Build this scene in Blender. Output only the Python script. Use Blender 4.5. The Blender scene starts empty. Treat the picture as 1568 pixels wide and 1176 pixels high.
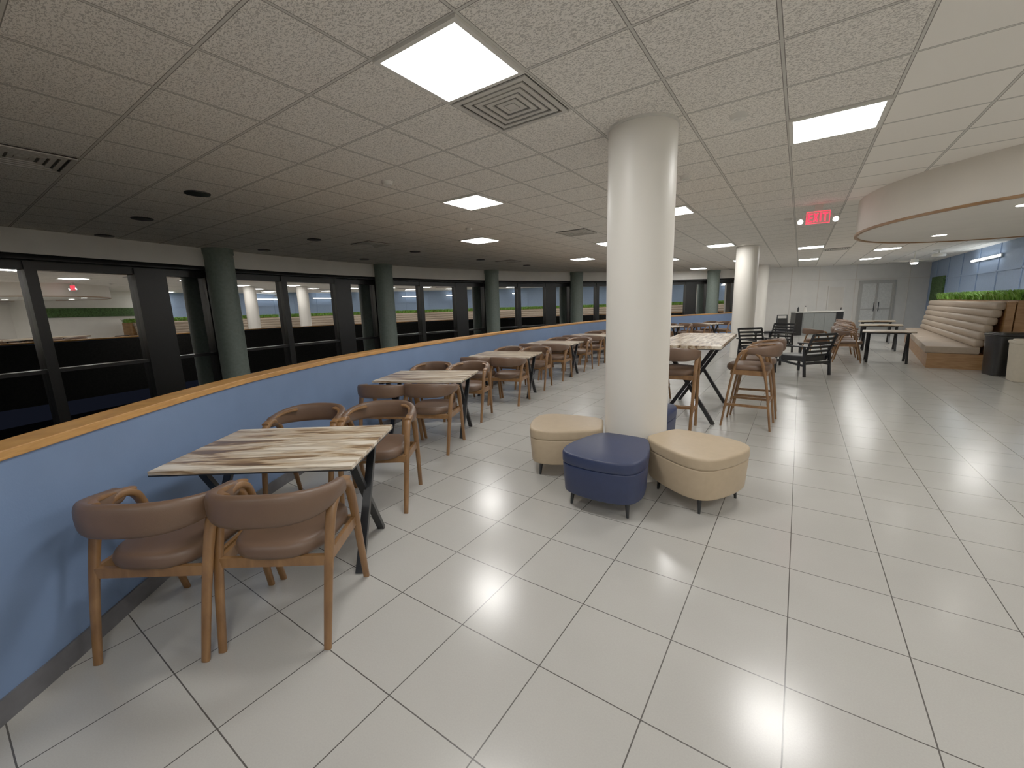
import bpy, math, random
from mathutils import Matrix, Vector, Euler
random.seed(7)
S=bpy.context.scene
COL=S.collection
H=2.99
def rad(a): return math.radians(a)

# ------------------------------------------------------------------ materials
def newmat(n):
    m=bpy.data.materials.new(n); m.use_nodes=True
    nt=m.node_tree; b=nt.nodes['Principled BSDF']
    return m,nt,b
def N(nt,t,**k):
    n=nt.nodes.new(t)
    for a,v in k.items():
        if a=='op': n.operation=v
        else: setattr(n,a,v)
    return n
def prin(n,c,r=.5,metal=0,noise=0,nscale=20,bump=0,bscale=200,ior=1.45,coat=0,sheen=0):
    m,nt,b=newmat(n)
    b.inputs['Base Color'].default_value=(*c,1); b.inputs['Roughness'].default_value=r
    b.inputs['Metallic'].default_value=metal; b.inputs['IOR'].default_value=ior
    b.inputs['Coat Weight'].default_value=coat
    b.inputs['Sheen Weight'].default_value=sheen
    tc=N(nt,'ShaderNodeTexCoord')
    if noise:
        t=N(nt,'ShaderNodeTexNoise'); t.inputs['Scale'].default_value=nscale; t.inputs['Detail'].default_value=4
        nt.links.new(tc.outputs['Object'],t.inputs['Vector'])
        cr=N(nt,'ShaderNodeValToRGB')
        cr.color_ramp.elements[0].position=.3; cr.color_ramp.elements[1].position=.7
        cr.color_ramp.elements[0].color=(*[x*(1-noise) for x in c],1)
        cr.color_ramp.elements[1].color=(*[min(1,x*(1+noise)) for x in c],1)
        nt.links.new(t.outputs['Fac'],cr.inputs['Fac']); nt.links.new(cr.outputs['Color'],b.inputs['Base Color'])
    if bump:
        t2=N(nt,'ShaderNodeTexNoise'); t2.inputs['Scale'].default_value=bscale
        nt.links.new(tc.outputs['Object'],t2.inputs['Vector'])
        bp=N(nt,'ShaderNodeBump'); bp.inputs['Strength'].default_value=bump; bp.inputs['Distance'].default_value=.002
        nt.links.new(t2.outputs['Fac'],bp.inputs['Height']); nt.links.new(bp.outputs['Normal'],b.inputs['Normal'])
    return m
def emis(n,c,s):
    m,nt,b=newmat(n)
    b.inputs['Base Color'].default_value=(*c,1)
    b.inputs['Emission Color'].default_value=(*c,1); b.inputs['Emission Strength'].default_value=s
    return m
def wood(n,c0,c1,scale=(3,40,40),rough=.45,planks=False):
    m,nt,b=newmat(n)
    tc=N(nt,'ShaderNodeTexCoord'); mp=N(nt,'ShaderNodeMapping'); mp.inputs['Scale'].default_value=scale
    nt.links.new(tc.outputs['Object'],mp.inputs['Vector'])
    t=N(nt,'ShaderNodeTexNoise'); t.inputs['Scale'].default_value=1; t.inputs['Detail'].default_value=6; t.inputs['Distortion'].default_value=.6
    nt.links.new(mp.outputs['Vector'],t.inputs['Vector'])
    cr=N(nt,'ShaderNodeValToRGB'); cr.color_ramp.elements[0].position=.32; cr.color_ramp.elements[1].position=.68
    cr.color_ramp.elements[0].color=(*c0,1); cr.color_ramp.elements[1].color=(*c1,1)
    if planks:
        e=cr.color_ramp.elements
        e[0].position=.34; e[1].position=.64
        x=e.new(.41); x.color=(.20,.115,.055,1)
        x=e.new(.455); x.color=(.40,.28,.16,1)
        x=e.new(.50); x.color=(.60,.48,.34,1)
        x=e.new(.54); x.color=(.42,.34,.25,1)
        x=e.new(.58); x.color=(.66,.57,.44,1)
    nt.links.new(t.outputs['Fac'],cr.inputs['Fac']); nt.links.new(cr.outputs['Color'],b.inputs['Base Color'])
    b.inputs['Roughness'].default_value=rough
    return m

def gridmask(nt,pos,x0,sx,y0,sy,half):
    """returns socket: 1 on grid lines"""
    sep=N(nt,'ShaderNodeSeparateXYZ'); nt.links.new(pos,sep.inputs[0])
    outs=[]
    for ax,o,s in (('X',x0,sx),('Y',y0,sy)):
        a=N(nt,'ShaderNodeMath',op='SUBTRACT'); nt.links.new(sep.outputs[ax],a.inputs[0]); a.inputs[1].default_value=o
        d=N(nt,'ShaderNodeMath',op='DIVIDE'); nt.links.new(a.outputs[0],d.inputs[0]); d.inputs[1].default_value=s
        ad=N(nt,'ShaderNodeMath',op='ADD'); nt.links.new(d.outputs[0],ad.inputs[0]); ad.inputs[1].default_value=.5
        fr=N(nt,'ShaderNodeMath',op='FRACT'); nt.links.new(ad.outputs[0],fr.inputs[0])
        sb=N(nt,'ShaderNodeMath',op='SUBTRACT'); nt.links.new(fr.outputs[0],sb.inputs[0]); sb.inputs[1].default_value=.5
        ab=N(nt,'ShaderNodeMath',op='ABSOLUTE'); nt.links.new(sb.outputs[0],ab.inputs[0])
        ml=N(nt,'ShaderNodeMath',op='MULTIPLY'); nt.links.new(ab.outputs[0],ml.inputs[0]); ml.inputs[1].default_value=s
        outs.append(ml.outputs[0])
    mn=N(nt,'ShaderNodeMath',op='MINIMUM'); nt.links.new(outs[0],mn.inputs[0]); nt.links.new(outs[1],mn.inputs[1])
    lt=N(nt,'ShaderNodeMath',op='LESS_THAN'); nt.links.new(mn.outputs[0],lt.inputs[0]); lt.inputs[1].default_value=half
    return lt.outputs[0],mn.outputs[0],sep

# floor tiles
def floor_mat():
    m,nt,b=newmat('floor_tile')
    g=N(nt,'ShaderNodeNewGeometry')
    line,dist,sep=gridmask(nt,g.outputs['Position'],-.83,.451,1.80,.46,.0026)
    t=N(nt,'ShaderNodeTexNoise'); t.inputs['Scale'].default_value=2.2; t.inputs['Detail'].default_value=5
    nt.links.new(g.outputs['Position'],t.inputs['Vector'])
    t3=N(nt,'ShaderNodeTexNoise'); t3.inputs['Scale'].default_value=160; t3.inputs['Detail'].default_value=2
    nt.links.new(g.outputs['Position'],t3.inputs['Vector'])
    ad=N(nt,'ShaderNodeMath',op='ADD'); nt.links.new(t.outputs['Fac'],ad.inputs[0]); nt.links.new(t3.outputs['Fac'],ad.inputs[1])
    cr=N(nt,'ShaderNodeMapRange'); nt.links.new(ad.outputs[0],cr.inputs['Value'])
    cr.inputs['From Min'].default_value=.7; cr.inputs['From Max'].default_value=1.3
    cr.inputs['To Min'].default_value=0; cr.inputs['To Max'].default_value=1
    mx=N(nt,'ShaderNodeMix',data_type='RGBA'); nt.links.new(cr.outputs['Result'],mx.inputs['Factor'])
    mx.inputs[6].default_value=(.405,.395,.368,1); mx.inputs[7].default_value=(.445,.435,.405,1)
    mx2=N(nt,'ShaderNodeMix',data_type='RGBA'); nt.links.new(line,mx2.inputs['Factor'])
    nt.links.new(mx.outputs[2],mx2.inputs[6]); mx2.inputs[7].default_value=(.07,.065,.06,1)
    nt.links.new(mx2.outputs[2],b.inputs['Base Color'])
    r=N(nt,'ShaderNodeMapRange'); nt.links.new(t.outputs['Fac'],r.inputs['Value'])
    r.inputs['To Min'].default_value=.18; r.inputs['To Max'].default_value=.24
    nt.links.new(r.outputs['Result'],b.inputs['Roughness'])
    b.inputs['IOR'].default_value=1.7
    bp=N(nt,'ShaderNodeBump'); bp.inputs['Strength'].default_value=.4; bp.inputs['Distance'].default_value=.0015
    iv=N(nt,'ShaderNodeMath',op='SUBTRACT'); iv.inputs[0].default_value=1; nt.links.new(line,iv.inputs[1])
    nt.links.new(iv.outputs[0],bp.inputs['Height']); nt.links.new(bp.outputs['Normal'],b.inputs['Normal'])
    return m
GX,GSX,GY,GSY=-1.8120-.3225,.645,2.08-.3175,.635
def ceil_mat():
    m,nt,b=newmat('ceiling_tile')
    g=N(nt,'ShaderNodeNewGeometry')
    line,dist,sep=gridmask(nt,g.outputs['Position'],GX,GSX,GY,GSY,.008)
    gro=N(nt,'ShaderNodeMath',op='LESS_THAN'); nt.links.new(dist,gro.inputs[0]); gro.inputs[1].default_value=.0125
    # fissures
    mp=N(nt,'ShaderNodeMapping'); mp.inputs['Scale'].default_value=(46,80,1); nt.links.new(g.outputs['Position'],mp.inputs['Vector'])
    t=N(nt,'ShaderNodeTexNoise'); t.inputs['Scale'].default_value=1.3; t.inputs['Detail'].default_value=3; t.inputs['Distortion'].default_value=1.2
    nt.links.new(mp.outputs['Vector'],t.inputs['Vector'])
    fr=N(nt,'ShaderNodeMapRange'); nt.links.new(t.outputs['Fac'],fr.inputs['Value'])
    fr.inputs['From Min'].default_value=.52; fr.inputs['From Max'].default_value=.57
    sm=N(nt,'ShaderNodeMath',op='LESS_THAN'); nt.links.new(sep.outputs['X'],sm.inputs[0]); sm.inputs[1].default_value=.445
    fm=N(nt,'ShaderNodeMath',op='MULTIPLY'); nt.links.new(fr.outputs['Result'],fm.inputs[0]); nt.links.new(sm.outputs[0],fm.inputs[1])
    mx=N(nt,'ShaderNodeMix',data_type='RGBA'); nt.links.new(fm.outputs[0],mx.inputs['Factor'])
    mx.inputs[6].default_value=(.93,.89,.815,1); mx.inputs[7].default_value=(.55,.52,.465,1)
    m2=N(nt,'ShaderNodeMix',data_type='RGBA'); nt.links.new(gro.outputs[0],m2.inputs['Factor'])
    nt.links.new(mx.outputs[2],m2.inputs[6]); m2.inputs[7].default_value=(.22,.205,.18,1)
    m3=N(nt,'ShaderNodeMix',data_type='RGBA'); nt.links.new(line,m3.inputs['Factor'])
    nt.links.new(m2.outputs[2],m3.inputs[6]); m3.inputs[7].default_value=(.62,.60,.54,1)
    nt.links.new(m3.outputs[2],b.inputs['Base Color']); b.inputs['Roughness'].default_value=.9
    bp=N(nt,'ShaderNodeBump'); bp.inputs['Strength'].default_value=.8; bp.inputs['Distance'].default_value=.003; bp.invert=True
    nt.links.new(fm.outputs[0],bp.inputs['Height']); nt.links.new(bp.outputs['Normal'],b.inputs['Normal'])
    return m
M_floor=floor_mat(); M_ceil=ceil_mat()
M_col=prin('column_paint',(.80,.765,.69),.4,bump=.1,bscale=60)
M_dcol=prin('dark_column_paint',(.20,.25,.22),.5,noise=.1)
M_blue=prin('blue_paint',(.13,.205,.375),.5,noise=.05,nscale=4,bump=.3,bscale=120)
M_bluew=prin('blue_wall_paint',(.26,.36,.54),.55,noise=.05)
M_cap=wood('oak_cap',(.42,.19,.045),(.60,.30,.085),(6,6,60))
M_base=prin('baseboard_grey',(.10,.10,.11),.5,noise=.1)
M_white=prin('white_wall_paint',(.84,.81,.75),.6,noise=.03,nscale=3)
M_cream=prin('cream_paint',(.78,.73,.65),.6,noise=.03,nscale=3)
M_black=prin('black_metal',(.010,.011,.013),.4,noise=.2)
M_dark=prin('dark_frame',(.010,.010,.010),.35,noise=.1)
M_void=prin('dark_concrete',(.02,.019,.017),.9,noise=.3)
M_glass=prin('tinted_glass',(.002,.002,.002),.01,ior=12)
M_top=wood('laminate_driftwood',(.10,.06,.035),(.78,.70,.58),(2.2,17,17),.3,True)
M_wood=wood('chair_oak',(.16,.072,.024),(.255,.125,.045),(14,14,5),.42)
M_leather=prin('brown_vinyl',(.118,.066,.040),.42,noise=.06,nscale=12,bump=.2,bscale=300)
M_navy=prin('navy_vinyl',(.015,.025,.075),.45,noise=.06,bump=.2,bscale=300)
M_tan=prin('beige_vinyl',(.46,.35,.225),.45,noise=.04,bump=.2,bscale=300)
M_booth=prin('taupe_vinyl',(.36,.28,.205),.5,noise=.05,bump=.2,bscale=300)
M_boothwood=wood('booth_oak',(.24,.115,.04),(.36,.19,.075),(4,4,30))
M_light=emis('led_panel',(1,.97,.92),25)
M_dl=emis('downlight_lens',(1,.96,.86),16)
M_metal=prin('white_metal',(.70,.68,.62),.4,noise=.03)
M_slot=prin('vent_shadow',(.10,.095,.085),.8,noise=.1)
M_ventm=prin('vent_metal',(.55,.53,.48),.4,noise=.04)
M_red=emis('exit_red',(1,.02,.06),1.6)
M_leaf=prin('leaf_green',(.17,.36,.05),.5,noise=.5,nscale=9)
M_moss=prin('moss_green',(.05,.10,.03),.9,noise=.6,nscale=18,bump=1,bscale=60)
M_bag=prin('black_bag',(.012,.012,.013),.3,noise=.2,bump=.6,bscale=30)
M_bin=prin('beige_plastic',(.55,.49,.38),.5,noise=.04)
M_grey=prin('grey_panel',(.20,.21,.20),.5,noise=.05)
M_doorf=prin('door_frame_grey',(.50,.49,.45),.4,noise=.05)
M_doorg=prin('door_glass',(.74,.74,.70),.1,noise=.1)
M_lamp=emis('tube_lamp',(.9,.97,1),9)

# ------------------------------------------------------------------ mesh builder
class MB:
    def __init__(s): s.v=[];s.f=[];s.m=[];s.s=[];s.mats=[]
    def mi(s,mat):
        if mat not in s.mats: s.mats.append(mat)
        return s.mats.index(mat)
    def add(s,vs,fs,mat,smooth=False,T=None):
        o=len(s.v); k=s.mi(mat)
        for p in vs:
            p=Vector(p)
            if T is not None: p=T@p
            s.v.append(p)
        for f in fs: s.f.append([i+o for i in f]); s.m.append(k); s.s.append(smooth)
    def box(s,c,d,mat,T=None,rz=0):
        x,y,z=[a/2 for a in d]
        vs=[Vector((i*x,j*y,k*z)) for k in(-1,1) for j in(-1,1) for i in(-1,1)]
        R=Matrix.Rotation(rz,3,'Z')
        vs=[R@v+Vector(c) for v in vs]
        s.add(vs,[(0,2,3,1),(4,5,7,6),(0,1,5,4),(2,6,7,3),(1,3,7,5),(0,4,6,2)],mat,False,T)
    def prism(s,o,z0,z1,mat):
        n=len(o); ar=sum(o[i][0]*o[(i+1)%n][1]-o[(i+1)%n][0]*o[i][1] for i in range(n))
        if ar<0: o=o[::-1]
        vs=[(p[0],p[1],z0) for p in o]+[(p[0],p[1],z1) for p in o]
        s.add(vs,[tuple(range(n-1,-1,-1)),tuple(range(n,2*n))]+[(i,(i+1)%n,n+(i+1)%n,n+i) for i in range(n)],mat)
    def beam(s,p0,p1,w,h,mat,T=None,up=(0,0,1)):
        p0=Vector(p0);p1=Vector(p1);d=(p1-p0).normalized()
        a=d.cross(Vector(up))
        if a.length<1e-3: a=d.cross(Vector((0,1,0)))
        a.normalize(); b=a.cross(d).normalized()
        vs=[]
        for p in(p0,p1):
            for i,j in((-1,-1),(1,-1),(1,1),(-1,1)): vs.append(p+a*i*w/2+b*j*h/2)
        s.add(vs,[(3,2,1,0),(4,5,6,7),(0,1,5,4),(1,2,6,5),(2,3,7,6),(3,0,4,7)],mat,False,T)
    def sweep(s,pts,secs,mat,n=12,up=(0,0,1),T=None,power=2.0,smooth=True):
        """pts centres, secs (w,h) half sizes; h along up"""
        pts=[Vector(p) for p in pts]; vs=[];fs=[]
        for i,p in enumerate(pts):
            d=(pts[min(i+1,len(pts)-1)]-pts[max(i-1,0)]).normalized()
            u=Vector(up); a=d.cross(u)
            if a.length<1e-3: a=d.cross(Vector((0,1,0)))
            a.normalize(); b=a.cross(d).normalized()
            w,h=secs[i]
            for k in range(n):
                t=2*math.pi*k/n; c,q=math.cos(t),math.sin(t)
                c=math.copysign(abs(c)**(2/power),c); q=math.copysign(abs(q)**(2/power),q)
                vs.append(p+a*w*c+b*h*q)
        for i in range(len(pts)-1):
            for k in range(n):
                fs.append((i*n+k,i*n+(k+1)%n,(i+1)*n+(k+1)%n,(i+1)*n+k))
        fs.append(tuple(range(n-1,-1,-1))); fs.append(tuple((len(pts)-1)*n+k for k in range(n)))
        s.add(vs,fs,mat,smooth,T)
    def cyl(s,p0,p1,r0,r1,mat,n=16,T=None,up=(0,1,0)):
        s.sweep([p0,p1],[(r0,r0),(r1,r1)],mat,n,up,T)
    def slab(s,outline,z0,z1,mat,r=.02,T=None,taper=1.0,crown=0,steps=4,smooth=True):
        cx=sum(p[0] for p in outline)/len(outline); cy=sum(p[1] for p in outline)/len(outline)
        mr=sum(math.hypot(p[0]-cx,p[1]-cy) for p in outline)/len(outline)
        n=len(outline); rings=[]
        for i in range(steps+1):
            a=math.pi/2*i/steps; rings.append((r*(1-math.sin(a)),z0+r*(1-math.cos(a))))
        for i in range(steps+1):
            a=math.pi/2*i/steps; rings.append((r*(1-math.cos(a)),z1-r*(1-math.sin(a))))
        for q in (.5,.8):
            if crown: rings.append((mr*q,z1+crown*q))
        vs=[]
        for off,z in rings:
            tt=taper+(1-taper)*min(1,(z-z0)/(z1-z0))
            k=(1-off/mr)*tt
            for p in outline: vs.append((cx+(p[0]-cx)*k,cy+(p[1]-cy)*k,z))
        fs=[]
        for i in range(len(rings)-1):
            for k in range(n): fs.append((i*n+k,i*n+(k+1)%n,(i+1)*n+(k+1)%n,(i+1)*n+k))
        fs.append(tuple(range(n-1,-1,-1))); fs.append(tuple((len(rings)-1)*n+k for k in range(n)))
        s.add(vs,fs,mat,smooth,T)
    def mesh(s,name):
        me=bpy.data.meshes.new(name); me.from_pydata([tuple(v) for v in s.v],[],s.f)
        for m in s.mats: me.materials.append(m)
        for p,k,sm in zip(me.polygons,s.m,s.s): p.material_index=k; p.use_smooth=sm
        me.update()
        try: me.set_sharp_from_angle(angle=rad(50))
        except Exception: pass
        return me
    def obj(s,name,loc=(0,0,0),rz=0,bevel=0):
        return place(s.mesh(name),name,loc,rz,bevel)
def place(me,name,loc=(0,0,0),rz=0,bevel=0):
    o=bpy.data.objects.new(name,me); COL.objects.link(o); o.location=loc; o.rotation_euler=(0,0,rz)
    if bevel:
        b=o.modifiers.new('bevel','BEVEL'); b.width=bevel; b.segments=2; b.limit_method='ANGLE'; b.angle_limit=rad(40)
    return o
def superell(a,b,p=3.5,n=40,cx=0,cy=0):
    out=[]
    for k in range(n):
        t=2*math.pi*k/n; c,q=math.cos(t),math.sin(t)
        out.append((cx+a*math.copysign(abs(c)**(2/p),c),cy+b*math.copysign(abs(q)**(2/p),q)))
    return out
def catmull(P,k=6):
    out=[]
    P=[Vector((*p,0)) if len(p)==2 else Vector(p) for p in P]
    for i in range(len(P)-1):
        p0=P[max(i-1,0)];p1=P[i];p2=P[i+1];p3=P[min(i+2,len(P)-1)]
        for j in range(k):
            t=j/k
            out.append(.5*((2*p1)+(p2-p0)*t+(2*p0-5*p1+4*p2-p3)*t*t+(3*p1-p0-3*p2+p3)*t**3))
    out.append(P[-1]); return out

# ------------------------------------------------------------------ shell
W=[(6.0,-4.4),(3.5,-4.1),(1.6,-3.4),(.1,-2.5),(-1.1,-1.55),(-1.9,-.75),(-2.47,-.07),(-2.63,.13),(-3.0,.56),(-3.45,1.12),(-3.87,1.78),(-4.4,2.95),(-4.72,4.2),(-4.97,5.5),(-5.22,7.4),(-5.38,9.2),(-5.46,11.2),(-5.35,13.3),(-4.9,15.3),(-4.1,17.2),(-3.1,19.3),(-2.35,21.0),(-1.85,22.35)]
WP=catmull(W,6)
def normals(P):
    out=[]
    for i in range(len(P)):
        d=(P[min(i+1,len(P)-1)]-P[max(i-1,0)]).normalized(); out.append(Vector((d.y,-d.x,0)))
    return out
WN=normals(WP)
def strip(mb,off0,off1,z0,z1,mat):
    vs=[];fs=[];n=len(WP)
    for p,nn in zip(WP,WN):
        a=p+nn*off0; b=p+nn*off1
        vs+= [(a.x,a.y,z0),(b.x,b.y,z0),(b.x,b.y,z1),(a.x,a.y,z1)]
    for i in range(n-1):
        for k in range(4):
            fs.append((i*4+k,(i+1)*4+k,(i+1)*4+(k+1)%4,i*4+(k+1)%4))
    fs.append((0,1,2,3)); fs.append(((n-1)*4+3,(n-1)*4+2,(n-1)*4+1,(n-1)*4))
    mb.add(vs,fs,mat)
mb=MB(); strip(mb,-.13,0,0,1.02,M_blue); mb.obj('wall_parapet')
mb=MB(); strip(mb,-.16,-.131,-.6,1.0,M_void); mb.obj('trim_slab_edge')
mb=MB(); strip(mb,-.165,.012,1.021,1.062,M_cap); mb.obj('trim_wood_cap',bevel=.004)
mb=MB(); strip(mb,.001,.012,0,.10,M_base); mb.obj('baseboard_parapet')
# floor
mb=MB()
fp=[(p.x,p.y,0) for p in WP]+[(6,27,0)]
fp2=[(x,y,-.25) for x,y,z in fp]; n=len(fp)
mb.add(fp+fp2,[tuple(range(n-1,-1,-1))]+[tuple(range(n,2*n))]+[(i,(i+1)%n,n+(i+1)%n,n+i) for i in range(n)],M_floor)
fl=mb.obj('floor')
import bmesh
bm=bmesh.new(); bm.from_mesh(fl.data); bmesh.ops.recalc_face_normals(bm,faces=bm.faces); bmesh.ops.triangulate(bm,faces=[f for f in bm.faces if len(f.verts)>4]); bm.to_mesh(fl.data); bm.free()
mb=MB(); mb.box((-3.5,8,H+.05),(22,40,.1),M_ceil); mb.obj('ceiling')
mb=MB(); mb.box((-6,8,-3.55),(30,44,.1),M_void); mb.obj('floor_lower_level')
# walls
def wall(name,p0,p1,z0,z1,mat,th=.15):
    p0=Vector(p0);p1=Vector(p1);d=p1-p0;c=(p0+p1)/2
    m=MB(); m.box((0,0,(z0+z1)/2),(d.length,th,z1-z0),mat)
    return m.obj(name,(c.x,c.y,0),math.atan2(d.y,d.x))
wall('wall_blue',(4.78,14.6),(4.78,26.4),0,H,M_bluew)
wall('wall_white',(4.78,9.5),(4.78,14.59),0,H,M_white)
wall('wall_east',(5.9,-4.6),(5.9,9.6),0,H,M_white)
wall('wall_jog',(4.7,9.5),(6.0,9.5),0,H,M_white)
wall('wall_south',(-1.5,-4.75),(6,-4.75),0,H,M_white)
# far wall
FW0=Vector((-2.2,22.15)); FW1=Vector((4.75,26.35)); fd=(FW1-FW0); FL=fd.length; fa=math.atan2(fd.y,fd.x)
m=MB(); m.box((FL/2,.08,H/2),(FL,.15,H),M_white); m.obj('wall_far',(*FW0,0),fa)
m=MB()
for s_ in (.9,2.1,3.3,4.9,7.2): m.box((s_,-.008,H/2),(.03,.012,H),M_cream)
m.box((FL/2,-.008,2.35),(FL,.012,.03),M_cream)
m.obj('trim_far_wall',(*FW0,0),fa)
m=MB(); m.box((2.5,-.012,.06),(5.0,.02,.12),M_base); m.obj('baseboard_far',(*FW0,0),fa)
# door far
m=MB()
for x in(5.1,6.6): m.box((x,-.04,1.12),(.08,.05,2.24),M_doorf)
m.box((5.85,-.04,2.24),(1.57,.05,.08),M_doorf)
m.box((5.85,-.022,1.1),(1.45,.012,2.2),M_doorg)
m.box((5.85,-.04,1.1),(.09,.03,2.2),M_doorf)
for x in (5.18,6.52): m.box((x,-.036,1.1),(.07,.02,2.2),M_doorf)
for z in (.12,1.0,2.17): m.box((5.85,-.036,z),(1.45,.02,.06 if z>.2 else .24),M_doorf)
m.beam((5.75,-.09,.9),(5.75,-.09,1.3),.02,.02,M_black); m.beam((5.95,-.09,.9),(5.95,-.09,1.3),.02,.02,M_black)
m.obj('door_1',(*FW0,0),fa)
m=MB()
for x in(3.75,4.45): m.box((x,-.035,1.03),(.05,.04,2.06),M_white)
m.box((4.1,-.035,2.06),(.75,.04,.05),M_white); m.box((4.1,-.022,1.02),(.66,.012,2.03),M_cream)
m.beam((4.37,-.05,1.0),(4.37,-.05,1.12),.02,.03,M_black)
m.obj('door_2',(*FW0,0),fa)

# facade
FC=Vector((7.04,7.49)); FR=18.2
def fpnt(a,r=FR):
    A0=191.2
    if a<=A0: return Vector((FC.x+r*math.cos(rad(a)),FC.y+r*math.sin(rad(a)),0))
    p=Vector((FC.x+r*math.cos(rad(A0)),FC.y+r*math.sin(rad(A0)),0))
    return p+Vector((-math.sin(rad(A0)),math.cos(rad(A0)),0))*FR*rad(a-A0)
def fang(a): return rad(min(a,191.2))
cols=[218.6,204.9,191.2,176.4,161.9,148.4,137.0,126.2,115.5]
for k,a in enumerate(cols[1:-1]):
    p=fpnt(a,17.75); m=MB()
    m.sweep([(0,0,-3.5),(0,0,H)],[(.27,.27)]*2,M_dcol,40,(0,1,0))
    m.sweep([(0,0,H-.12),(0,0,H)],[(.285,.285)]*2,M_dcol,40,(0,1,0))
    m.obj('facade_column',(p.x,p.y,0))
for k in range(len(cols)-1):
    a0,a1=cols[k],cols[k+1]; w=(a0-a1)/14.5
    stops=[a0,a0-5.3*w,a0-10.7*w,a1]; wid=[.30,.14,.52,.0]
    m=MB()
    for j in range(3):
        A=fpnt(stops[j]);B=fpnt(stops[j+1]); vs=[(A.x,A.y,-3.5),(B.x,B.y,-3.5),(B.x,B.y,2.55),(A.x,A.y,2.55)]
        m.add(vs,[(0,1,2,3)],M_glass)
        nn=Vector((FC.x,FC.y,0))-(A+B)/2; nn.normalize()
        A2=A+nn*.05;B2=B+nn*.05
        for z,hh in((2.47,.14),(.76,.06),(-.5,.06),(-1.8,.06)):
            m.beam((A2.x,A2.y,z),(B2.x,B2.y,z),.1,hh,M_dark)
        q=fpnt(stops[j],FR-.06); ang=fang(stops[j])
        m.box((q.x,q.y,-.5),(.14,wid[j],6.05),M_dark,rz=ang)
    m.obj('window_%d'%(k+1))
m=MB(); A=[a for a in range(114,223,2)]
vs=[];fs=[]
for a in A:
    for r,z in((FR-.35,2.62),(FR-.3,2.62),(FR-.3,H),(FR-.35,H)):
        p=fpnt(a,r); vs.append((p.x,p.y,z))
for i in range(len(A)-1):
    for k in range(4): fs.append((i*4+k,(i+1)*4+k,(i+1)*4+(k+1)%4,i*4+(k+1)%4))
m.add(vs,fs,M_white)
m.obj('trim_facade_band')
m=MB(); vs=[];fs=[]
for a in A:
    for r,z in((FR-.32,2.54),(FR+.1,2.54),(FR+.1,H),(FR-.32,2.62)):
        p=fpnt(a,r); vs.append((p.x,p.y,z))
for i in range(len(A)-1):
    for k in range(4): fs.append((i*4+k,(i+1)*4+k,(i+1)*4+(k+1)%4,i*4+(k+1)%4))
m.add(vs,fs,M_dark); m.obj('trim_facade_head')
# ------------------------------------------------------------------ columns
for (x,y) in ((-1.186,3.715),(-1.27,13.15),(-1.45,20.7),(3.2,-1.2)):
    m=MB(); m.sweep([(0,0,0),(0,0,H)],[(.277,.277)]*2,M_col,64,(0,1,0))
    m.sweep([(0,0,0),(0,0,.1)],[(.281,.281)]*2,M_col,64,(0,1,0))
    m.sweep([(0,0,H-.02),(0,0,H)],[(.287,.287)]*2,M_metal,64,(0,1,0))
    m.obj('round_column',(x,y,0))
# ------------------------------------------------------------------ ceiling panels
lm=MB(); lm.box((0,0,-.012),(.585,.585,.006),M_light)
for dx,dy,sx,sy in((0,.3,.63,.03),(0,-.3,.63,.03),(.3,0,.03,.57),(-.3,0,.03,.57)): lm.box((dx,dy,-.01),(sx,sy,.018),M_metal)
LM=lm.mesh('ceiling_light_panel')
def gx(k): return -1.812+.645*k
def gy(k): return 2.08+.635*k
for i,j in [(0,0),(3,4),(-3,4),(0,8),(-6,8),(-3,12),(-6,16),(0,16),(3,20),(-3,20),(6,24),(3,27),(6,30),(0,24),(-3,28),(6,0),(3,-4),(0,-8),(6,-8),(9,20),(9,4),(9,-4)]:
    place(LM,'ceiling_light_panel',(gx(i),gy(j),H))
# diffusers
def louver(mb):
    for k,r in enumerate((.30,.245,.19,.135,.08)):
        t=.034
        for dx,dy,sx,sy in((0,r-t/2,2*r,t),(0,-(r-t/2),2*r,t),(r-t/2,0,t,2*r-2*t),(-(r-t/2),0,t,2*r-2*t)):
            mb.box((dx,dy,-.016+.003*k),(sx,sy,.01),M_ventm)
    mb.box((0,0,-.002),(.6,.6,.004),M_slot)
    mb.box((0,0,-.004),(.08,.08,.014),M_ventm)
vm=MB(); louver(vm); VM=vm.mesh('air_diffuser')
for x,y in((gx(0),gy(1)),(gx(-6),gy(-2)),(gx(-3),gy(9)),(gx(-9),gy(6)),(gx(-9),gy(14)),(gx(4),gy(22))):
    place(VM,'air_diffuser',(x,y,H))
cm=MB(); cm.cyl((0,0,-.012),(0,0,0),.125,.13,M_dark,32); cm.cyl((0,0,-.014),(0,0,-.012),.10,.10,M_dark,32); CM=cm.mesh('recessed_downlight')
for x in(-5.89,-7.9,-9.9):
    for y in(-.4,2.18,4.78,7.38,9.95,12.5):
        if x>-6 and y>3: continue
        if x<-9 and y>9: continue
        place(CM,'recessed_downlight',(x,y,H))
sm=MB(); sm.cyl((0,0,-.035),(0,0,0),.05,.065,M_metal,24); sm.cyl((0,0,-.045),(0,0,-.035),.025,.03,M_metal,16); SM=sm.mesh('smoke_detector')
for x,y in((-.51,3.94),(-1.2,5.35),(-3.9,3.3),(-.3,9.3),(-5,6)): place(SM,'smoke_detector',(x,y,H))

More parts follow.
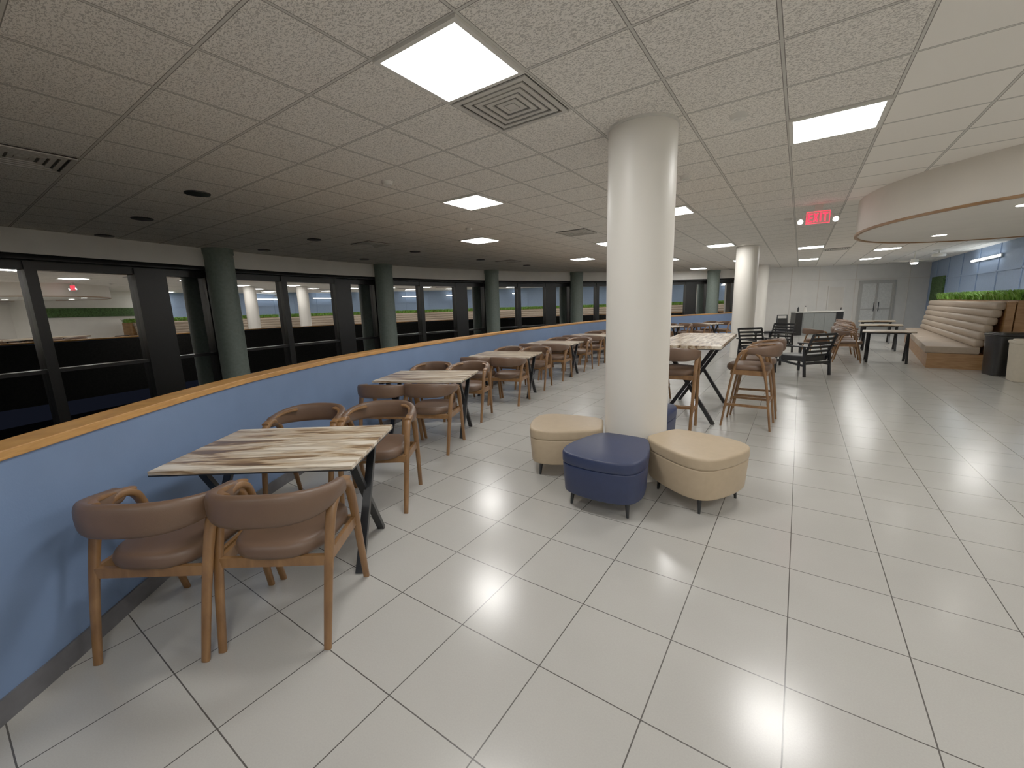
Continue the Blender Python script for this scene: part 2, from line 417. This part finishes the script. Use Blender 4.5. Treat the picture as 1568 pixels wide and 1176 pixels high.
# ------------------------------------------------------------------ soffit canopy
m=MB(); cxs,cys,Rr=3.12,8.5,2.5
def ring(mb,r0,r1,z0,z1,mat,smooth=True):
    n=96; vs=[]
    for r,z in((r0,z0),(r1,z0),(r1,z1),(r0,z1)):
        for k in range(n): vs.append((r*math.cos(2*math.pi*k/n),r*math.sin(2*math.pi*k/n),z))
    fs=[(a*n+k,a*n+(k+1)%n,((a+1)%4)*n+(k+1)%n,((a+1)%4)*n+k) for a in range(4) for k in range(n)]
    mb.add(vs,fs,mat,smooth)
ring(m,Rr-.04,Rr,2.5,H,M_cream); ring(m,Rr-.03,Rr+.014,2.485,2.515,M_boothwood)
n=96; m.add([((Rr-.02)*math.cos(2*math.pi*k/n),(Rr-.02)*math.sin(2*math.pi*k/n),2.502) for k in range(n)],[tuple(range(n-1,-1,-1))],M_white)
m.obj('ceiling_soffit_canopy',(cxs,cys,0))
dm=MB(); dm.cyl((0,0,-.006),(0,0,0),.105,.105,M_metal,24); dm.cyl((0,0,-.008),(0,0,-.005),.085,.085,M_dl,24); DM=dm.mesh('canopy_downlight')
for x,y in((1.95,7.1),(1.75,9.6),(3.2,7.0),(3.1,10.0),(4.2,8.5)): place(DM,'canopy_downlight',(x,y,2.502))

# ------------------------------------------------------------------ chairs
def chair_mesh(name,sz=.50,bz=.705,band=M_leather,rung=0,wb=.27):
    m=MB()
    for sx in(-1,1):
        P=catmull([(sx*(wb-.02),-.285,0),(sx*(wb-.008),-.215,sz*.7),(sx*(wb+.0),-.145,bz-.10),(sx*(wb+.002),-.09,bz-.025),(sx*(wb+.0),-.02,bz+.012),(sx*(wb-.002),.055,bz-.01),(sx*(wb-.0),.105,bz-.08),(sx*(wb-.008),.17,sz*.75),(sx*(wb-.02),.255,0)],5)
        Nn=len(P)
        secs=[]
        for i in range(Nn):
            t=abs(i/(Nn-1)-.5)*2; k=.030-.013*t
            secs.append((k*.72,k))
        m.sweep(P,secs,M_wood,12,(sx,0,0.01),power=3.4)
        Pa=catmull([(sx*(wb),.07,bz+.008),(sx*(wb+.0),-.06,bz+.032),(sx*(wb-.035),-.17,bz+.048),(sx*(wb-.11),-.235,bz+.058)],5)
        m.sweep(Pa,[(.026,.011)]*len(Pa),M_wood,10,(0,0,1),power=3)
        m.beam((sx*(wb-.015),-.20,sz-.085),(sx*(wb-.015),.18,sz-.075),.022,.055,M_wood)
    m.beam((-wb+.02,-.20,sz-.085),(wb-.02,-.20,sz-.085),.022,.05,M_wood)
    m.beam((-wb+.02,.17,sz-.08),(wb-.02,.17,sz-.08),.022,.05,M_wood)
    if rung:
        for z in (rung,):
            m.beam((-wb+.01,.23,z),(wb-.01,.23,z),.022,.03,M_wood)
            m.beam((-wb+.01,-.24,z+.1),(wb-.01,-.24,z+.1),.022,.03,M_wood)
            for sx in(-1,1): m.beam((sx*(wb-.01),-.245,z+.05),(sx*(wb-.01),.225,z+.05),.02,.03,M_wood)
    o=[]
    for x,y in superell(.235,.245,3.0,44):
        o.append((x*(1+.06*(y/.235)),y+.005))
    m.slab(o,sz-.070,sz+.015,band,.038,crown=.010)
    P=[];Sx=[]
    for k in range(33):
        a=rad(-98+196*k/32); c=math.cos(a); q=math.sin(a)
        x=(wb+.004)*math.copysign(abs(q)**.75,q); y=-.03-.275*math.copysign(abs(c)**.78,c)
        t=abs(a)/rad(98)
        hh=.078*(1-.55*t**2.2)
        if k in(0,32): hh*=.5
        P.append((x,y,bz+.004+.012*(1-t))); Sx.append((.030 if k not in(0,32) else .016,hh))
    m.sweep(P,Sx,band,16,(0,0,1),power=2.8)
    return m.mesh(name)
CH=chair_mesh('dining_chair')
ST=chair_mesh('bar_stool',.78,.96,M_leather,.24,.245)

def table_mesh(name,L,Wd,h,th=.03,inset=.09,top=.17,foot=.265):
    m=MB()
    m.box((0,0,h-th/2),(L,Wd,th-.006),M_top)
    m.box((0,0,h-th+.001),(L+.001,Wd+.001,.01),M_black)
    for sx in(-1,1):
        x=sx*(L/2-inset)
        t=.03 if h<.9 else .045
        m.beam((x-t*.5,-top,h-th-.01),(x-t*.5,foot,0.0),t,.05,M_black,up=(1,0,0))
        m.beam((x+t*.5,top,h-th-.01),(x+t*.5,-foot,0.0),t,.05,M_black,up=(1,0,0))
        m.box((x,0,h-th-.015),(.06,Wd-.10,.02),M_black)
    m.beam((-L/2+inset,0,h-th-.03),(L/2-inset,0,h-th-.03),.05,.03,M_black)
    return m.mesh(name)
TB=table_mesh('dining_table',1.12,.80,.75)
tabs=[(-2.64,1.26,34.8),(-3.86,3.68,24.5),(-4.31,6.05,14),(-4.62,8.45,6),(-4.78,10.9,1),(-4.62,13.2,-7),(-3.98,15.4,-17),(-3.0,17.4,-24)]
for i,(x,y,a) in enumerate(tabs):
    place(TB,'dining_table',(x,y,0),rad(a),.002)
    u=Vector((math.cos(rad(a)),math.sin(rad(a)))); v=Vector((-u.y,u.x))
    for du,dv,r in((-.26,-.60,0),(.285,-.55,0),(-.25,.70,180),(.335,.73,180)):
        if i: du*=.95
        j=random.uniform(-4,4) if i else 0
        p=Vector((x,y))+u*du+v*dv
        place(CH,'dining_chair',(p.x,p.y,0),rad(a+r+j))
TR=table_mesh('dining_table_small',.95,.70,.75,.03,.12,.28,.28)
for x,y in((1.80,13.3),(2.0,16.2),(2.2,18.8)):
    place(TR,'dining_table',(x,y,0),rad(-6))
    for dx,dy,r in((-.72,-.22,-90),(-.74,.42,-90)):
        place(CH,'dining_chair',(x+dx,y+dy,0),rad(r+random.uniform(-10,10)))
for x,y,r in((1.10,14.45,-75),(1.2,15.15,-100),(1.35,17.4,-80),(.45,13.6,-70)): place(CH,'dining_chair',(x,y,0),rad(r))

BT=table_mesh('bar_height_table',2.2,.82,1.06,.045,.42,.30,.33)
place(BT,'bar_height_table',(-1.16,6.34,0),rad(92))
for x,y,r in((-.46,5.93,88),(-.44,6.57,92),(-1.2,5.28,4),(-1.88,6.1,-90),(-1.90,6.75,-88)):
    place(ST,'bar_stool',(x,y,0),rad(r))

# ------------------------------------------------------------------ ottomans
def ott_mesh(name,mat):
    m=MB(); key=[(.34,-.15),(.34,.15),(.42,.23),(.66,.30),(.86,.315),(.99,.24),(1.03,0),(.99,-.24),(.86,-.315),(.66,-.30),(.42,-.23)]
    P=catmull([*key,key[0]],5)[:-1]
    o=[(p.x-.70,p.y) for p in P]
    ar=sum(o[i][0]*o[(i+1)%len(o)][1]-o[(i+1)%len(o)][0]*o[i][1] for i in range(len(o)))
    if ar<0: o=o[::-1]
    m.slab(o,.125,.365,mat,.014,taper=.955)
    m.slab([(x*1.008,y*1.008) for x,y in o],.362,.455,mat,.020,crown=.004)
    for x,y in((-.24,-.13),(-.24,.13),(.20,-.22),(.20,.22)):
        m.cyl((x*1.05,y*1.05,0),(x,y,.128),.010,.019,M_black,12)
    return m.mesh(name)
OB=ott_mesh('ottoman_navy',M_navy); OT=ott_mesh('ottoman_beige',M_tan)
for a,me,d in((-90,OB,.70),(-25,OT,.65),(100,OB,.70),(201,OT,.66)):
    place(me,'ottoman',(-1.186+d*math.cos(rad(a))+(.02 if a==-90 else 0),3.715+d*math.sin(rad(a)),0),rad(a))

# ------------------------------------------------------------------ lounge chairs (black)
def lounge():
    m=MB()
    for sx in(-1,1):
        x=sx*.33
        m.beam((x,-.36,0),(x,-.30,.60),.035,.045,M_black); m.beam((x,.33,0),(x,.33,.60),.035,.045,M_black)
        m.beam((x,-.42,.61),(x,.38,.61),.06,.025,M_black); m.beam((x,-.36,.22),(x,.33,.30),.03,.04,M_black)
    for y in(-.33,.31): m.beam((-.33,y,.27),(.33,y,.27),.03,.05,M_black)
    m.slab(superell(.30,.33,5,40,0,.0),.30,.42,M_black,.03)
    for sx in(-1,1): m.beam((sx*.30,-.26,.30),(sx*.30,-.46,.86),.03,.04,M_black)
    for k in range(6):
        t=k/5; z=.42+.43*t; y=-.29-.16*t
        m.beam((-.30,y,z),(.30,y,z),.02,.05,M_black)
    return m.mesh('black_armchair')
LC=lounge()
for x,y,r in((.12,10.6,50),(-.75,11.9,215),(-.55,14.2,150)): place(LC,'black_armchair',(x,y,0),rad(r))
m=MB()
for y in(-.14,.14):
    for x in(-.2,.2): m.beam((x,y*1.2,0),(x*.8,y*.1,.95),.03,.02,M_black)
m.beam((-.17,0,.94),(.17,0,.94),.04,.04,M_black); m.beam((-.19,-.1,.4),(.19,-.1,.4),.02,.03,M_black)
m.box((0,-.075,.62),(.32,.01,.4),M_dark)
m.obj('a_frame_sign',(-.55,19.9,0),rad(10))
m=MB(); m.box((0,0,.49),(1.25,.5,.98),M_grey); m.box((0,0,1.0),(1.8,.6,.04),M_metal)
for sx in(-1,1): m.box((sx*.75,0,.49),(.26,.56,.98),M_dark)
for x in(-.4,0,.4): m.box((x,-.255,.5),(.36,.02,.8),M_grey)
m.obj('host_counter',(.62,22.3,0),rad(20),.004)
m=MB(); m.cyl((0,0,0),(0,0,.14),.06,.05,M_metal,16); m.cyl((0,0,.14),(0,0,.2),.02,.015,M_metal,12); m.cyl((0,0,.2),(0,0,.24),.03,.03,M_black,12)
m.obj('soap_bottle',(.2,22.1,1.02))
m=MB(); m.cyl((0,0,0),(0,0,.16),.035,.03,M_black,16); m.cyl((0,0,.16),(0,0,.2),.012,.012,M_black,12); m.obj('dark_bottle',(-.05,22.05,1.02))

# ------------------------------------------------------------------ booth
BF0,BF1=Vector((2.35,12.5)),Vector((3.05,19.4)); BB0,BB1=Vector((3.42,12.35)),Vector((3.66,19.4))
def BP(s,d):
    a=BF0.lerp(BF1,s); b=BB0.lerp(BB1,s); return a.lerp(b,d)
def B3(s,d,z): p=BP(s,d); return (p.x,p.y,z)
m=MB()
m.prism([BP(0,.02),BP(1,.02),BP(1,.80),BP(0,.80)],0,.32,M_boothwood)
for k in range(5):
    s0=k/5+.002; s1=(k+1)/5-.002
    m.slab([BP(s0,-.02)[:],BP(s0,.72)[:],BP(s1,.72)[:],BP(s1,-.02)[:]],.32,.47,M_booth,.03)
for k in range(6):
    z=.54+.152*k; d=.70+.040*k
    m.sweep([B3(0.006,d,z),B3(.01,d,z),B3(.99,d,z),B3(1,d,z)],[(.05,.055),(.078,.082),(.078,.082),(.05,.055)],M_booth,16,(0,0,1),power=2.8)
m.prism([BP(0,.80),BP(1,.80),BP(1,1.06),BP(0,1.06)],0,.5,M_boothwood)
m.prism([BP(0,.96),BP(1,.96),BP(1,1.06),BP(0,1.06)],.5,1.38,M_boothwood)
m.obj('booth_banquette')
m=MB()
m.prism([BP(0,1.08),BP(1,1.12),BP(1,1.6),BP(0,1.42)],0,1.40,M_boothwood)
m.prism([BP(.01,1.1),BP(.99,1.14),BP(.99,1.57),BP(.01,1.40)],1.40,1.41,M_void)
m.obj('planter_box')
m=MB()
for k in range(5200):
    s_=random.uniform(.0,1); d_=random.uniform(1.08,1.42); p_=BP(s_,d_); x,y=p_; a=random.uniform(0,6.28); l=random.uniform(.10,.22); w=random.uniform(.014,.028); tl=random.uniform(.1,.8)
    dx,dy=math.cos(a),math.sin(a); b0=Vector((x,y,1.412)); mid=b0+Vector((dx*l*.3*tl,dy*l*.3*tl,l*.6)); tip=b0+Vector((dx*l*tl,dy*l*tl,l)); sd=Vector((-dy,dx,0))*w
    m.add([b0-sd*.4,b0+sd*.4,mid+sd,mid-sd,tip],[(0,1,2,3),(3,2,4)],M_leaf)
m.obj('planter_greenery')
def binm(name,mat,bag,h):
    m=MB(); o=superell(.24,.24,5,40); m.slab(o,0,h-.05,mat,.015,taper=.86)
    m.slab([(x*1.05,y*1.05) for x,y in o],h-.07,h-.02,bag,.012); m.slab([(x*.86,y*.86) for x,y in o],h-.03,h,bag,.01)
    return m.obj(name)
o=binm('trash_bin',M_bag,M_bag,.82); o.location=(3.30,11.82,0); o.rotation_euler[2]=.2
o=binm('trash_bin',M_bin,M_bin,.74); o.location=(3.42,11.12,0)
m=MB()
for k in range(7):
    y=15.0+k*1.7; m.box((4.69,y,H/2),(.02,.05,H),M_bluew)
for z in (1.0,2.2): m.box((4.69,20,z),(.02,10.6,.05),M_bluew)
m.obj('trim_blue_wall')
m=MB(); m.beam((0,-1.2,0),(0,1.2,0),.05,.05,M_lamp); m.beam((.03,-1.22,.0),(.03,1.22,.0),.03,.08,M_metal)
m.obj('wall_tube_light',(4.62,19.3,2.62))
m=MB(); m.box((4.66,24.6,1.75),(.06,1.8,1.1),M_moss)
m.obj('moss_wall_panel')
m=MB(); m.box((4.67,12.0,1.95),(.06,4.6,.42),M_moss); m.obj('moss_wall_panel')
m=MB(); m.box((5.79,2.5,2.36),(.06,13,.42),M_moss); m.obj('moss_wall_panel')
for k,y in enumerate((-2.5,.8,4.2,7.4)):
    m=MB(); m.box((5.80,y,1.02),(.04,.95,2.04),M_cream); m.box((5.77,y,1.4),(.02,.4,.7),M_dark)
    for s2 in(-1,1): m.box((5.79,y+s2*.5,1.04),(.06,.06,2.08),M_grey)
    m.obj('door_%d'%(k+3))
m=MB(); m.box((2.2,-4.65,2.15),(6.5,.05,.42),M_moss); m.obj('moss_wall_panel')

# ceiling fan
m=MB(); m.cyl((0,0,-.25),(0,0,0),.015,.015,M_metal,12); m.cyl((0,0,-.37),(0,0,-.25),.11,.09,M_metal,24); m.cyl((0,0,-.42),(0,0,-.37),.07,.10,M_dl,24)
for k in range(4):
    a=rad(20+90*k); T=Matrix.Rotation(a,4,'Z')
    m.add([(.1,-.04,-.31),(.62,-.075,-.30),(.66,.0,-.29),(.62,.075,-.28),(.1,.04,-.29)],[(0,1,2,3,4)],M_metal,False,T)
m.obj('ceiling_fan',(3.0,19.2,H))
m=MB(); m.cyl((0,0,-.02),(0,0,0),.16,.16,M_metal,24); m.cyl((0,0,-.12),(0,0,-.02),.02,.02,M_metal,8); m.slab(superell(.17,.17,2,24),-.22,-.12,M_metal,.03); m.obj('security_dome_camera',(3.6,19.4,H))

# exit sign
E=bpy.data.objects.new('exit_sign',None); COL.objects.link(E); E.location=(.12,8.3,2.80); E.rotation_euler=(0,0,rad(8))
m=MB(); m.box((0,0,0),(.31,.045,.19),M_metal); m.box((0,0,.14),(.10,.05,.10),M_metal)
for sx in(-1,1):
    m.beam((sx*.12,0,.10),(sx*.22,0,-.02),.02,.02,M_metal); m.cyl((sx*.225,-.03,-.05),(sx*.225,.02,-.03),.042,.035,M_metal,20,up=(0,0,1)); m.cyl((sx*.225,-.034,-.052),(sx*.225,-.03,-.05),.034,.034,M_lamp,20,up=(0,0,1))
b=m.obj('sign_housing'); b.parent=E
m=MB(); t=.016; hh=.062; dp=.006; yy=-.027
def st(x0,z0,x1,z1): m.beam((x0,yy,z0),(x1,yy,z1),t,dp,M_red,up=(0,1,0))
cx=-.100
st(cx-.02,-hh,cx-.02,hh); [st(cx-.02,z,cx+.028,z) for z in(-hh+.008,0,hh-.008)]
cx=-.030; st(cx-.022,-hh,cx+.026,hh); st(cx+.026,-hh,cx-.022,hh)
cx=.032; st(cx,-hh,cx,hh)
cx=.090; st(cx,-hh,cx,hh); st(cx-.032,hh-.008,cx+.032,hh-.008)
for dx,dz,sx,sz in((0,.088,.30,.006),(0,-.088,.30,.006),(.148,0,.006,.18),(-.148,0,.006,.18)): m.box((dx,-.025,dz),(sx,.006,sz),M_red)
b=m.obj('exit_letters'); b.parent=E

# ------------------------------------------------------------------ world, camera
w=bpy.data.worlds.new('night'); S.world=w; w.use_nodes=True
w.node_tree.nodes['Background'].inputs[0].default_value=(.01,.012,.02,1); w.node_tree.nodes['Background'].inputs[1].default_value=.3
cam=bpy.data.cameras.new('camera'); co=bpy.data.objects.new('camera',cam); COL.objects.link(co)
cam.sensor_width=36; cam.lens=631.3/1568*36; cam.clip_start=.05; cam.clip_end=200
co.matrix_world=Matrix.Translation((0,0,1.57))@(Matrix.Rotation(rad(34.77),4,'Z')@Matrix.Rotation(rad(79.49),4,'X')@Matrix.Rotation(rad(-1.77),4,'Z'))
S.camera=co
S.view_settings.view_transform='Standard'
S.view_settings.exposure=0
S.view_settings.gamma=1.28
